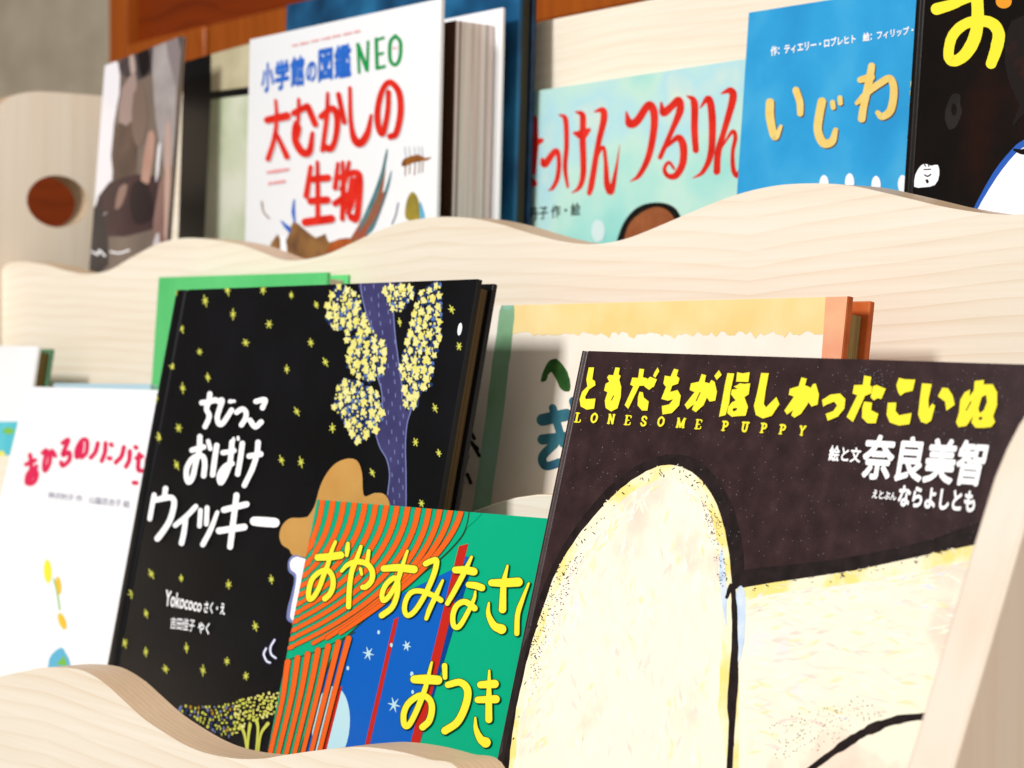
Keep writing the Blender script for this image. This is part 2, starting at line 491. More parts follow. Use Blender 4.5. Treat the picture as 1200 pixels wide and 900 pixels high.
def in_poly(x, y, P):
    r = False; j = len(P) - 1
    for i in range(len(P)):
        if (P[i][1] > y) != (P[j][1] > y) and x < (P[j][0] - P[i][0]) * (y - P[i][1]) / (P[j][1] - P[i][1]) + P[i][0]: r = not r
        j = i
    return r
def scatter(P, n, dmin, tries=6000):
    if isinstance(P, str): P = pairs(P)
    xs = [p[0] for p in P]; ys = [p[1] for p in P]; out = []
    for _ in range(tries):
        x, y = random.uniform(min(xs), max(xs)), random.uniform(min(ys), max(ys))
        if in_poly(x, y, P) and all((x - a) ** 2 + (y - b) ** 2 > dmin ** 2 for a, b in out): out.append((x, y))
        if len(out) >= n: break
    return out

# ================================================================== low tier
# ---- dark brown picture book (front)
DK = mat('dark_brown_cover', '3a2729', .36, .72, stops=[(.3, '2c1b1c'), (.55, '3b2628'), (.72, '463032'), (.8, '64545a')], scale=130, det=8, bump=.2, spec=.25, coat=.8)
b = Book('picture_book', 'dark brown picture book with yellow title and pale cream painting, nearest the end panel', (681, 411), (1200, 427), .538, 13.75, .226, FC, .0125, DK, groove=.0009, round_=.0012, g=(.0016, .0046))
CREAM = mat('cream_paint', 'fdf6d2', .5, .88, stops=[(.27, 'd8e2f0'), (.36, 'f6efe0'), (.48, 'fcf7de'), (.54, 'fcf6e0'), (.6, 'f8e3d0'), (.72, 'f5d0c0')], scale=26, det=7)
CREAM_Y = mat('yellow_wash', 'f6e48a', .5, .86, hex2='fbf4d4', scale=60, det=8, lo=.42, hi=.55)
SMUDGE = mat('black_paint', '17100f', .5, .8, hex2='2a1e1e', scale=200, det=5)
BLUEWASH = mat('blue_wash', 'b4d0f0', .5, .88, hex2='e2ecf6', scale=90)
a = b.art('cover_print'); b.z()
arch = pairs('596,960 597,900 602,850 612,800 625,748 640,702 656,662 682,622 716,584 746,559 775,546 800,548 825,566 843,598 853,640 858,690 857,760 852,830 848,960')
a.poly(SMUDGE, '585,960 588,880 602,800 618,740 636,690 655,648 684,605 716,568 748,545 780,533 810,536 836,556 858,592 870,640 872,700 870,960', 4)
a.poly(SMUDGE, '855,700 862,672 905,664 960,658 1010,650 1060,640 1100,629 1140,615 1240,590 1240,655 1140,650 1060,668 960,680 900,690', 3)
a.poly(CREAM_Y, '858,691 905,683 1000,669 1060,656 1140,639 1300,604 1300,980 862,980', 0)
a.poly(CREAM, '866,705 905,696 1000,684 1060,672 1140,657 1300,624 1300,990 866,990', 0)
a.poly(CREAM_Y, arch, 5, jag=.5)
a.poly(CREAM, '600,960 603,895 609,850 619,800 632,751 648,705 664,668 690,628 722,592 750,571 778,561 798,563 818,580 834,608 843,645 847,690 846,760 842,830 838,960', 5, jag=1.2)
DABS = [mat('dab_' + h, h, .5, .86, hex2=h2, scale=160, det=6) for h, h2 in (('fdf9e2', 'fbf5d8'), ('fbf5e6', 'fdfaec'), ('f9e9d8', 'fbf1dc'), ('f4e8b4', 'faf2cc'), ('f6dccf', 'f9e8da'), ('e2e8f2', 'eff0ee'), ('e9e3d6', 'f5efdc'))]
def dabs(P, n, L, w, wt, ang):
    for x, y in scatter(P, n, 4.5):
        an = ang + random.uniform(-.5, .5); q = random.uniform(.5, 1) * L
        dx_, dy_ = math.cos(an) * q, math.sin(an) * q
        a.stroke(random.choices(DABS, wt)[0], [(x - dx_, y - dy_), (x + random.uniform(-1, 1), y + random.uniform(-1, 1)), (x + dx_, y + dy_)], [.3, w * random.uniform(.4, 1), .4], n=4, cyc=10, wob=.25)
dabs('640,880 650,780 690,670 750,590 800,590 830,640 838,780 830,890', 230, 13, 6, (5, 5, 3, 2, 1.2, .6, 1), 1.6)
dabs('612,880 622,790 650,705 690,640 745,575 770,572 700,650 655,740 640,880', 150, 10, 4.5, (3, 3, 2, 4, 1, 1, 3), 2.1)
dabs('880,710 1000,694 1120,670 1110,820 1060,830 960,850 880,890', 260, 14, 6, (5, 5, 3, 2, 1.6, .8, 1), .1)
dabs('868,700 1000,683 1140,655 1140,668 1000,700 870,722', 90, 9, 4, (2, 2, 1, 5, .5, 1, 4), -.12)
dabs('790,558 822,580 843,630 848,700 838,690 828,620 800,575', 50, 8, 3.5, (2, 2, 1, 4, 1, 3, 4), 1.3)
for x, y in scatter('600,880 606,830 626,745 655,662 715,580 770,545 800,546 826,566 845,605 855,690 850,690 838,612 818,580 790,558 745,568 690,630 650,705 618,800', 210, 2.2):
    a.stroke(random.choice((SMUDGE, DABS[0], DABS[3], CREAM_Y, SMUDGE)), [(x, y), (x + random.uniform(-3, 3), y + random.uniform(-3, 4))], random.uniform(.5, 1.5), n=2, cyc=10)
for x, y in scatter('862,692 1000,668 1140,637 1140,645 1000,678 862,700', 120, 2): a.stroke(random.choice((SMUDGE, DABS[0], DABS[6], CREAM_Y)), [(x, y), (x + random.uniform(-4, 4), y + random.uniform(-1.5, 1.5))], random.uniform(.5, 1.5), n=2, cyc=10)
a.poly(BLUEWASH, '846,640 850,668 852,700 851,735 845,700 843,660', 4, jag=.6)
a.poly(BLUEWASH, '864,692 872,690 874,720 871,760 865,775 863,730', 4, jag=.6)
a.stroke(SMUDGE, '852,700 859,688 862,760 858,850 852,960', [4, 6, 9, 6], wob=.15)
a.stroke(SMUDGE, '945,905 985,876 1020,855 1060,842 1120,838', [7, 11, 8], wob=.2)
for x, y in scatter('615,735 660,665 690,640 640,760 625,820', 160, 1.6): a.dot(SMUDGE, x, y, random.uniform(.4, 1.1), random.uniform(.3, .8), n=6)
for x, y in scatter('820,575 845,610 853,690 845,690 825,600', 110, 1.3): a.dot(SMUDGE, x, y, random.uniform(.4, .9), n=6)
for x, y in scatter('900,845 960,830 1010,815 1040,835 960,880 910,890', 170, 2): a.dot(SMUDGE, x, y, random.uniform(.4, .9), n=6)
a.done()
SPECK = mat('pale_scuff', '9a939c', .6); BLUESCUFF = mat('blue_grey_scuff', '6d727e', .6)
a = b.art('scuff_specks', 30); b.z()
for x, y in scatter('690,420 1195,432 1140,640 860,660 800,530 660,600', 330, 4): a.dot(SPECK, x, y, random.choice((.35, .4, .5, .7)), .35, random.uniform(0, 3), n=5)
a.done()
a = b.art('corner_scuff'); b.z()
for P, n in (('1005,432 1050,434 1040,452 1012,450', 26), ('1085,448 1180,440 1185,500 1120,560 1095,500', 90)):
    for x, y in scatter(P, n, 2.2): a.dot(BLUESCUFF, x, y, random.uniform(.4, 1.3), random.uniform(.3, .6), random.uniform(0, 3), n=6, jag=.3)
a.done()
a = b.art('title_lettering', 250); b.z(670, 425, 4.8)
for q in ('100,28 130,28 120,95 135,105 138,128 102,152 80,193 82,206 138,203 130,260 88,266 54,247 48,208 62,165 92,135 86,95',
          '250,28 275,30 268,68 280,75 272,98 283,138 280,195 262,258 226,276 195,256 190,215 205,168 186,158 195,120 215,108 203,85 213,70 238,72',
          '385,35 412,38 405,83 430,90 420,130 385,132 322,262 302,240 350,134 333,125 345,85 378,87',
          '470,55 488,28 497,50 475,86 462,76', '430,95 445,80 484,95 466,138 458,140 440,155 412,135',
          '386,165 405,168 410,197 438,220 430,271 400,271 375,242 377,195',
          '580,35 605,42 595,75 611,90 603,120 570,131 558,166 600,155 618,187 609,242 568,285 515,293 511,245 553,236 575,207 545,216 508,205 535,137 520,120 528,74 560,80',
          '735,65 760,72 752,110 780,118 786,150 746,240 702,280 680,265 692,235 655,264 639,238 695,167 667,155 675,118 720,108',
          '832,43 848,70 820,99 806,76', '790,98 809,110 821,165 812,215 780,221 764,195 772,130',
          '880,60 919,62 896,170 891,225 870,296 833,306 850,215 865,130', '935,55 965,62 1006,55 998,110 929,108',
          '1070,59 1113,61 1095,160 1085,233 1097,253 1156,194 1173,235 1130,300 1080,316 1040,296 1029,245 1050,160'):
    a.poly(YEL, q, 0, cyc=8)
a.poly(YEL, '905,152 938,150 915,135 935,128 950,117 975,121 1009,117 1000,180 976,195 996,250 983,300 940,302 905,306 879,285 885,250 905,225 927,214 900,180', 0, ['908,264 920,256 936,258 930,270 915,276'], cyc=8)
for q, w in (('228,212 240,188', 5), ('218,150 232,128', 4), ('726,170 705,215', 6), ('560,130 600,135', 0), ('478,62 486,52', 3)):
    if w: a.stroke(DK, q, w)
b.z(920, 430, 4.6154)
for q in ('92,58 122,65 112,100 140,112 146,150 125,205 90,255 55,276 37,262 48,235 15,259 0,238 52,162 24,152 30,120 78,105',
          '155,95 170,91 188,150 180,205 148,216 129,190 140,120',
          '204,180 250,151 302,145 331,175 325,227 290,270 235,293 224,255 265,240 286,210 270,189 230,205 211,217',
          '432,48 471,55 464,100 476,110 470,145 438,157 372,300 337,272 395,154 369,145 378,100 425,98',
          '480,105 500,99 550,120 525,176 505,170 485,183 467,165', '432,189 475,194 470,235 509,255 495,306 450,306 420,276 422,220',
          '620,60 650,68 709,70 695,130 650,141 628,158 614,135 606,100', '560,195 606,194 602,240 622,263 689,250 678,311 620,319 570,301 553,260',
          '745,90 798,94 780,180 782,226 800,199 816,210 795,291 770,309 740,299 724,260 735,160', '855,114 886,117 911,155 923,206 877,239 870,190 831,160'):
    a.poly(YEL, q, 0, cyc=8)
a.poly(YEL, '1030,78 1081,72 1078,96 1128,95 1152,140 1151,210 1130,268 1141,300 1120,326 1080,331 1035,331 1012,302 1022,268 985,321 942,327 929,300 945,250 952,180 975,140 1005,124 1002,160 1025,130', 0,
       ['1068,165 1092,152 1097,190 1080,235 1058,252 1050,228', '1050,276 1070,270 1072,284 1056,290'], cyc=8)
a.stroke(DK, '985,235 1010,190', 6)
a.done()
a = b.art('subtitle_lettering', 250)
SERIF = {'L': ['2,0 2,10', '0,10 6,10 6.5,7.5', '0,0 4,0'], 'O': ['3,0 5.8,2.5 5.8,7.5 3,10 .4,7.5 .4,2.5 3,0'], 'N': ['1.3,0 1.3,10', '1.3,0 6,10', '6,0 6,10', '0,10 2.6,10', '0,0 1.3,0', '4.8,0 7,0'],
         'E': ['1.6,0 1.6,10', '0,0 6,0 6.3,2', '1.6,5 4.6,5', '0,10 6,10 6.6,7.6'], 'S': ['5.4,2 4,0 1.2,.6 1,3.4 3,5 5.2,6.8 4.8,9.4 2,10 .4,7.8'],
         'M': ['1.2,0 1.2,10', '1.2,0 4.6,9.5', '4.6,9.5 8,0', '8,0 8,10', '0,10 2.4,10', '6.8,10 9.4,10', '0,0 1.4,0', '8,0 9.4,0'],
         'P': ['1.6,0 1.6,10', '0,10 3.4,10', '0,0 4.4,.2 5.8,2.6 4.4,5.2 1.8,5.4'], 'U': ['1.2,0 1.2,7 2.4,9.8 4.6,9.8 5.6,7 5.6,0', '0,0 2.6,0', '4.4,0 7,0'],
         'Y': ['.8,0 3.3,5.2', '6,0 3.3,5.2 3.3,10', '0,0 2,0', '4.6,0 7,0', '2,10 4.8,10']}
for ch, x, y in (('L', 678.3, 489.6), ('O', 697.5, 490), ('N', 716.9, 491.3), ('E', 736.7, 492.7), ('S', 755.8, 493.8), ('O', 775.8, 494.2), ('M', 797.5, 495.8), ('E', 819.4, 497.5), ('P', 850.8, 499.6), ('U', 873.8, 500.6), ('P', 896, 502), ('P', 918, 503.6), ('Y', 941, 505)):
    b.z()
    for st in SERIF[ch]:
        P = [(x + (u - 3.2) * 1.0 - (v - 5) * .2, y + (v - 5) * 1.02 + (u - 3.2) * .06) for u, v in pairs(st)]
        curve = ch in 'OSU' or len(P) > 4
        a.stroke(YEL, P, 2.3 if (abs(P[0][1] - P[-1][1]) > 4 or curve) else 1.3, n=4 if curve else 3)
a.done()
a = b.art('author_lettering', 250); b.z(960, 500, 5)
a.text(WHITE, '奈良美智', (250, 300), (945, 346), (284, 52), (1000, 94), .035)
a.text(WHITE, '絵と文', (60, 200), (243, 212), (72, 112), (254, 128), .03)
a.text(WHITE, 'ならよしとも', (465, 462), (912, 500), (482, 348), (925, 384), .045)
a.text(WHITE, 'えとぶん', (315, 418), (455, 432), (325, 372), (458, 390), .035)
a.done()

# ---- green picture book with striped drapes (a plain striped and panelled design)
GRN = mat('green_cover', '00a97e', .3, .86, hex2='04b184', scale=6, coat=.3)
ORG = ink('orange_ink', 'f8661f', rough=.3, coat=.3); DKG = ink('dark_green_line', '2a4a2a', rough=.3)
BLU = ink('blue_ink', '0b62c4', rough=.3, coat=.3); RED2 = ink('scarlet_ink', 'c8281a', rough=.3, coat=.3); PALE = ink('pale_blue_ink', 'bfe6f0', rough=.3)
b = Book('picture_book', 'green picture book with orange stripes, blue panel and yellow title, half hidden by another', (370, 585), (635, 607), .535, 13.2, .215, FC, .0085, GRN, groove=.0005, round_=.0022)
a = b.art('cover_print'); b.z()
a.poly(BLU, '556,655 430,715 340,790 330,960 466,960 540,650', 0)
a.dot(PALE, 388, 850, 22, 46, .08, n=30)
for q in ('538,640 549,637 484,905 473,905', '462,726 467.5,723 426,905 420.5,905', '397,806 401.5,804 376,905 371.5,905'): a.poly(RED2, q)
for x, y, r in ((432, 766, 8), (477, 757, 6), (462, 826, 9), (444, 741, 2), (459, 756, 2), (408, 783, 2), (483, 790, 2.5), (484, 811, 2)):
    if r < 4: a.dot(PALE, x, y, r * .8, r * 1.2); continue
    for an in (.2, 1.25, 2.3): a.stroke(PALE, [(x - r * .8 * math.cos(an), y - r * math.sin(an)), (x + r * .8 * math.cos(an), y + r * math.sin(an))], [.6, 3, .6], n=3, cyc=6)
drape = [(552, 590), (546, 620), (532, 640), (505, 665), (470, 690), (440, 716), (415, 738), (395, 760), (378, 800), (366, 840), (352, 880), (345, 920), (250, 920), (320, 580)]
a.poly(GRN, drape, 3)
a.stroke(DKG, drape[:12], 1.6, cyc=0)
a.stroke(DKG, '330,775 370,764 416,741', 1.6, cyc=0)
for i in range(15):
    x0 = 366 + i * 12.6; y0 = 583 + i * .95
    ex_, ey_ = (346 - i * .6, 655 + i * 9.5) if i < 12 else (352 + (i - 11) * 16, 760 - (i - 11) * 6)
    cx, cy = x0 - 6 - i * .5, ey_ - 20 - i * 4.6
    P = []
    for j in range(9):
        t = j / 8; P.append(((1 - t) ** 2 * x0 + 2 * t * (1 - t) * cx + t * t * ex_, (1 - t) ** 2 * y0 + 2 * t * (1 - t) * cy + t * t * ey_))
    w = [6.4, 5.8, 4.4]
    a.stroke(DKG, P, w, cyc=0, n=3, add=1.1); a.stroke(ORG, P, w, cyc=0, n=3)
for i in range(7):
    x0, y0 = 338 + i * 12, 776 - i * 4.6
    P = [(x0, y0), (x0 - 6 - i, y0 + 45), (x0 - 22 - i * 2.4, 890)]
    a.stroke(DKG, P, [6.6, 5.8, 5], cyc=0, n=4, add=1.1); a.stroke(ORG, P, [6.6, 5.8, 5], cyc=0, n=4)
a.done()
D = {(350, 620): [('180,252 290,245 380,232', [60, 66, 66]), ('335,115 300,200 270,310 235,400 195,510 145,598 105,618 100,550 130,445 200,378 268,365 308,420 314,500 288,570 242,615', [30, 44, 44, 46, 46, 50]), ('445,130 440,180 434,235', [34, 44, 30]),
                  ('388,372 440,318 520,290 610,308 658,375 652,455 605,508 575,514', [30, 50, 50, 48, 46]), ('560,155 520,270 478,380 458,520 450,685', [30, 46, 46, 46]), ('628,195 612,300', [34, 40]), ('556,352 566,402', [30, 24]),
                  ('760,350 880,342 1025,357', [56, 66, 70]), ('968,195 935,290 900,400 868,490 800,600 755,630 745,570 780,490 848,432 882,470 876,580 832,690 742,762', [24, 44, 44, 44, 46, 46, 52])],
     (490, 640): [('78,158 125,135 172,128 160,220 110,350 50,470 -20,575 -80,612 -108,560 -92,470 -40,405 50,400 150,440 212,478', [50, 50, 46, 44, 44, 46, 48]), ('228,305 172,430 112,560 84,640', [24, 44, 44, 34]),
                  ('340,212 420,212 500,226', [60, 68, 70]), ('482,98 420,230 330,400 268,508', [24, 46, 46, 40]), ('458,342 520,350 572,368', [54, 62, 62]), ('515,402 502,470 440,600 372,708 325,700 318,610 352,525 425,492 508,548', [20, 40, 46, 46, 50, 56]),
                  ('658,325 770,325 892,318', [60, 76, 80]), ('798,175 765,330 754,560', [20, 50, 66]), ('634,500 630,600 680,700 745,732', [18, 54, 86]), ('985,330 930,470 888,600 880,770', [20, 44, 46])],
     (450, 770): [('280,198 380,198 485,205', [70, 84, 80]), ('432,50 402,170 370,290 300,470 232,598 192,598 186,500 230,405 330,340 408,370 434,450 410,560 352,618', [22, 50, 50, 54, 54, 60]), ('545,78 549,182', [48, 40]),
                  ('575,246 680,224 746,290 732,420 660,570 548,650', [56, 66, 66, 66]), ('862,246 985,238', [62, 74]), ('838,378 995,372', [58, 72]), ('938,122 934,400 934,552', [20, 58, 62]), ('815,535 820,630 860,720 905,752', [18, 54, 92])]}
o1 = b.art('title_lettering', 700)
for (ox, oy), L in D.items():
    b.z(ox, oy, 7.5)
    for p, w in L: o1.stroke(DKG, p, w, add=13, cyc=6)
o1.lv += 8
for (ox, oy), L in D.items():
    b.z(ox, oy, 7.5)
    for p, w in L: o1.stroke(YEL, p, w, cyc=6)
o1.done()

# ---- black picture book with night sky
NIGHT = mat('black_cover', '0e0e10', .4, .65, hex2='15151a', scale=20, bump=.1, coat=.18, spec=.1)
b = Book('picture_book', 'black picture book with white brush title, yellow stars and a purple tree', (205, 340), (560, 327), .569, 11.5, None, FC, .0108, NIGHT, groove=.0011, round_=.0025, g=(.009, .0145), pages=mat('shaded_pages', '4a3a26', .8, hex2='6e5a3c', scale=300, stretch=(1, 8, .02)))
PURP = ink('purple_ink', '3a3866', hex2='444372', scale=60); LAV = ink('lavender_line', '7d86bd'); NAVY = ink('navy_ink', '24386c')
a = b.art('cover_print'); b.z(370, 320, 6)
a.poly(PURP, '312,58 330,180 362,300 420,460 440,740 468,850 470,1000 412,1092 450,1220 500,1310 520,1420 506,1560 505,1640 632,1640 636,1420 632,1220 642,1070 672,960 640,970 612,880 608,800 580,600 556,400 546,200 552,58', 3)
for q in ('314,60 330,180 362,300 420,460', '436,730 466,845 470,1000', '412,1092 450,1220 500,1310 520,1420 506,1560', '636,1640 636,1420 632,1220 642,1070 672,960', '608,880 608,800 580,600 556,400 546,200 560,110 610,60'): a.stroke(LAV, q, 7, cyc=0)
for x, y in scatter('330,80 540,80 570,600 620,1000 625,1600 520,1600 520,1300 480,1000 440,600', 60, 55): a.stroke(LAV, [(x, y), (x + 2, y + 26)], 6, cyc=10, n=2)
def bloom(x, y, r):
    rot = random.uniform(0, 6)
    pts = []
    for i in range(10):
        an = rot + math.pi * 2 * i / 10; rr = r * (1.05 if i % 2 == 0 else .66) * random.uniform(.72, 1.2)
        pts.append((x + rr * math.cos(an) * .82, y + rr * math.sin(an) * 1.15))
    a.poly(random.choice((LEMON, BLOSSOM, BLOSSOM)), pts, 2, cyc=24)
BLOSSOM = ink('pale_blossom', 'f3f0b0', hex2='e8e27a', scale=300); BLUEDOT = ink('slate_blue_dot', '5b79b8')
regs = ('150,80 220,100 310,150 330,280 420,430 490,520 490,680 400,770 300,730 220,650 240,520 190,400 120,390 65,290 110,150',
        '200,740 330,780 440,850 480,1010 430,1100 300,1200 220,1070 130,950 150,830',
        '840,60 880,60 885,250 880,500 820,640 820,780 700,890 620,880 600,640 680,330 740,140', '490,90 690,110 680,170 600,270 550,260 490,170', '640,840 720,860 715,930 660,960 620,900')
for P in regs:
    for x, y in scatter(P, 200, 19): a.dot(random.choice((NAVY, NAVY, NAVY, BLUEDOT)), x, y, random.uniform(9, 17), random.uniform(12, 20), n=8, cyc=24)
a.lv += 30
for P in regs:
    fl = scatter(P, 60, 52)
    for x, y in fl: bloom(x, y, random.uniform(23, 37))
    for x, y in scatter(P, 120, 26): a.dot(LEMON, x, y, random.uniform(5, 10), random.uniform(8, 13), n=7, cyc=24)
AMBER = ink('amber_dot', 'b88a2c'); STAR = ink('star_ink', 'd5d75c', k=.85)
stars = [(150 + x / 3, 300 + y / 3) for x, y in pairs('272,158 350,120 372,205 475,120 577,138 663,172 498,240 415,305 643,305 252,337 283,427 195,465 190,255 168,125 155,390 98,500 560,398 697,373 178,605 108,640 173,735 595,547 722,605 540,718 610,725 860,762 958,233 1140,188 1165,318 1080,535 1013,655 1095,693 1033,870')]
stars += [(x / 3, 600 + y / 3) for x, y in pairs('532,218 637,233 806,255 955,237 460,290 515,357 898,402 438,460 515,492 658,478 584,552 714,557 800,525 868,577 365,525')]
b.z()
for x, y in stars:
    r = random.uniform(-.35, .35); sz = random.uniform(.78, 1.15); x += random.uniform(-.6, .6)
    for an in (0, 1.05, 2.1):
        c_, s_ = math.cos(an + r + 1.3), math.sin(an + r + 1.3); R_ = sz * (random.uniform(3.2, 4.8) if an else random.uniform(4.6, 6.6))
        a.stroke(STAR, [(x - c_ * R_ * .8, y - s_ * R_), (x + c_ * R_ * .8, y + s_ * R_)], [.9, random.uniform(1.5, 2.1), .9], n=4, cyc=6)
a.dot(WHITE, 370 + 1016 / 6, 320 + 395 / 6, 2.4, 7.5, .15)
TAN = ink('tan_ink', 'cf9f58', hex2='c99650', scale=60)
b.z(300, 530, 10)
a.poly(TAN, '560,900 690,640 760,400 850,230 960,120 1100,75 1200,110 1250,250 1260,450 1290,520 1400,480 1520,500 1580,640 1560,900 1200,1300 700,1300', 4)
b.z(300, 580, 6.6667)
a.poly(TAN, '520,90 440,160 360,180 270,185 210,240 188,320 210,390 262,425 290,470 350,480 450,480 560,300', 4)
a.poly(LAV, '340,478 285,478 255,530 262,600 305,650 280,780 250,900 262,990 420,990 420,560', 4)
a.poly(WHITE, '350,490 300,492 272,530 280,585 322,630 306,760 282,880 284,975 420,975 420,560', 4)
b.z(180, 680, 7.5)
for q in ('1070,525 1035,590 1040,650 1080,685', '995,600 975,650 1000,710 1030,725'): a.stroke(LAV, q, 24); a.stroke(WHITE, q, 12)
b.z(200, 770, 7.5)
for q in ('632,615 660,700 680,850', '705,595 690,700 682,850', '762,555 775,640 755,860', '862,585 800,680 775,860'): a.stroke(STAR, q, [30, 22, 14], cyc=0)
for x, y in scatter('440,430 680,355 960,300 960,480 700,580 560,700 440,690 250,560 80,460 100,420 300,440', 190, 26): a.dot(random.choice((STAR, STAR, STAR, STAR, STAR, LAV, NAVY, AMBER)) if x < 560 else random.choice((STAR, LEMON)), x, y, random.uniform(5, 14) * (1 if x < 560 else 1.4), random.uniform(8, 18), n=8, cyc=24, jag=.2)
a.done()
a = b.art('title_lettering', 700)
for (ox, oy), L in {(165, 440): [('485,215 540,208 592,192', 42), ('548,145 540,205 522,262 542,310 535,350 510,402', 40), ('612,205 645,195 625,260 606,330 620,380 650,374 700,300 718,272', 40), ('705,205 715,204', 32), ('736,203 738,203', 26), ('757,290 800,264 830,288 825,340 795,388', 40), ('908,205 980,192 960,255', 40), ('862,352 902,402 948,366', 42),
                                 ('408,586 465,568 500,560', 42), ('470,480 465,590 440,680 415,790 385,835 366,800 370,720 420,645 490,632 508,690 500,785', 42), ('535,515 552,575', 34), ('602,548 585,660 570,778', 42), ('650,605 700,598 738,588', 40), ('722,520 715,600 702,700 662,800 632,840 624,780 668,712 722,690', 42), ('733,492 738,508', 20), ('768,486 770,500', 24), ('802,532 785,660 765,772', 42), ('856,632 945,616', 44), ('925,525 915,620 880,730 818,860', 42)],
                    (160, 545): [('146,235 130,320 112,422', 38), ('235,185 225,262', 42), ('150,276 220,262 285,258 302,310 270,430 215,520 172,576', [44, 44, 44, 46, 48]), ('472,325 400,400 312,472', 40), ('392,412 380,520 360,612', 42), ('508,355 500,478', 36), ('560,335 554,462', 38), ('640,370 590,500 527,622', [30, 40, 42]), ('692,352 868,308', 48), ('655,515 850,486', 52), ('790,238 770,400 740,640', 46), ('930,440 1010,446 1090,452', [72, 76, 74])]}.items():
    b.z(ox, oy, 6.6667)
    for p, w in L: a.stroke(WHITE, p, w, cyc=8, wob=.03)
a.done()
a = b.art('author_lettering', 700); b.z(180, 680, 7.5)
a.text(WHITE, 'Yokococo', (108, 222), (425, 280), (122, 88), (440, 175), .02)
a.text(WHITE, 'さく・え', (452, 285), (635, 305), (460, 190), (640, 205), .03)
a.text(WHITE, '吉田佳子', (155, 425), (365, 455), (165, 325), (378, 345), .012)
a.text(WHITE, 'やく', (400, 465), (495, 477), (405, 370), (505, 380), .03)
a.done()

# ---- white picture book with pink title
WCOV = mat('white_cover', 'f4f7fb', .4, .88, coat=.15)
b = Book('picture_book', 'white picture book with pink arched title, behind the black book', (30, 453), (180, 457), .588, 14.5, .2, FC, .008, WCOV, groove=.0003)
PINK = ink('pink_ink', 'e02658'); GREYINK = ink('grey_ink', '8d8fa8')
a = b.art('title_lettering', 60); b.z(0, 500, 6.6667)
for p in ('205,295 275,262', '235,220 245,300 235,400', '285,310 250,390 212,445 215,380 260,330 290,370 270,430 235,450', '335,205 365,188 345,290 352,345 385,290 402,190 432,228', '490,128 535,105 490,220 540,200 542,260 492,305 478,280', '640,135 630,200 602,240 600,180 640,108 680,112 675,200 640,240', '765,130 745,200 710,242', '825,130 820,200 795,268', '868,138 874,146', '850,246 864,248', '968,160 950,230 905,280', '1015,192 1010,260 985,312', '1058,160 1066,165', '1068,245 1110,232', '1088,215 1080,330 1110,345', '1045,438 1066,440', '1150,250 1140,360', '1190,260 1230,330', '1260,280 1240,380'):
    a.stroke(PINK, p, 35)
a.done()
a = b.art('author_lettering', 60)
a.text(GREYINK, '神沢利子 作　山脇百合子 絵', (375, 558), (1012, 635), (380, 508), (1016, 578), .01)
a.done()
a = b.art('cover_print'); b.z(0, 620, 5.2941)
GOLD = ink('golden_ink', 'f3c93a'); SKY = ink('sky_ink', '62b9dd'); LEAF = ink('leaf_ink', '7cc248')
a.dot(YEL, 297, 262, 25, 74, -.05); a.dot(GOLD, 364, 350, 18, 56, -.1); a.dot(GOLD, 387, 572, 22, 54, -.35); a.stroke(LEAF, '335,310 355,390 372,500', 9)
a.poly(SKY, '300,850 320,780 380,735 410,770 440,850 400,1000 300,1000', 2); a.poly(LEAF, '350,840 400,785 420,850', 0)
a.done()

# ================================================================== middle tier
b = Book('picture_book', 'plain bright green book whose top and side show behind the black book', (185, 325), (383, 319), .636, 4.0, None, FB, .015, mat('leaf_green_cover', '5fcf7a', .4, .85, hex2='6ad884', scale=30))
# ---- book with orange edge and green stalk
WATER = mat('watercolour_paper', 'f6eee2', .55, .92, hex2='efe4d4', scale=25)
CORAL = mat('orange_board', 'cf6a34', .5, .82, hex2='b5521f', scale=60, det=6)
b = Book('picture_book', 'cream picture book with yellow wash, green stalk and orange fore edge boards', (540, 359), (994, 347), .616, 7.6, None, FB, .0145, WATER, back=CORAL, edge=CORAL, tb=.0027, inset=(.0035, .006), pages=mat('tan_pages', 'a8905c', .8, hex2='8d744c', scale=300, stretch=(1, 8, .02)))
WASH = mat('yellow_wash_band', 'f6d68c', .55, .85, hex2='fae3a8', scale=35, det=6); SALMON = mat('salmon_wash', 'f2a481', .55, .85, hex2='f5bb8f', scale=50, det=5)
STALK = mat('green_stalk', '7fb68f', .5, .8, stops=[(.3, '6f9c6c'), (.5, '90bc98'), (.7, 'a6d2be')], scale=20, det=5)
TEAL = mat('teal_wash', '3f7f8c', .5, .8, hex2='2e5f78', scale=70); FERN = mat('fern_ink', '3c6a2c', .5, .8, hex2='1f4a24', scale=120)
a = b.art('cover_print'); b.z()
rag = [(602, 350)] + [(1010, 340)] + [(1010, 388), (966, 388)]
x = 964
while x > 606:
    rag.append((x, 390 + random.uniform(-2.2, 3.2) + (4 if random.random() < .12 else 0) + (964 - x) * .002)); x -= random.uniform(2.5, 7)
rag.append((600, 392)); a.poly(WASH, rag)
a.poly(SALMON, '968,340 1012,340 1012,640 930,640 962,430 965,390')
a.poly(STALK, '588,358 600,356 603,366 600,400 595,440 588,500 578,570 570,640 548,640 556,580 565,520 575,440 582,390', 4, jag=.4)
a.dot(mat('stalk_end', '8fc7ae', .5), 595, 360, 5.5, 3.2, -.1)
a.poly(FERN, '634,446 640,428 650,420 660,428 668,444 667,458 658,456 652,444 646,436 642,440 640,446', 4, jag=.5)
for p, w in (('648,478 652,492 660,520', 9), ('636,492 664,486', 14), ('636,515 664,512', 12), ('650,520 636,535 640,546 656,542', 10), ('672,470 690,540', 10)): a.stroke(TEAL, p, w)
for p in ('550,502 556,514', '546,512 560,526', '554,520 562,534', '548,534 544,546', '548,556 552,566'): a.stroke(BLACKINK, p, 4)
a.done()
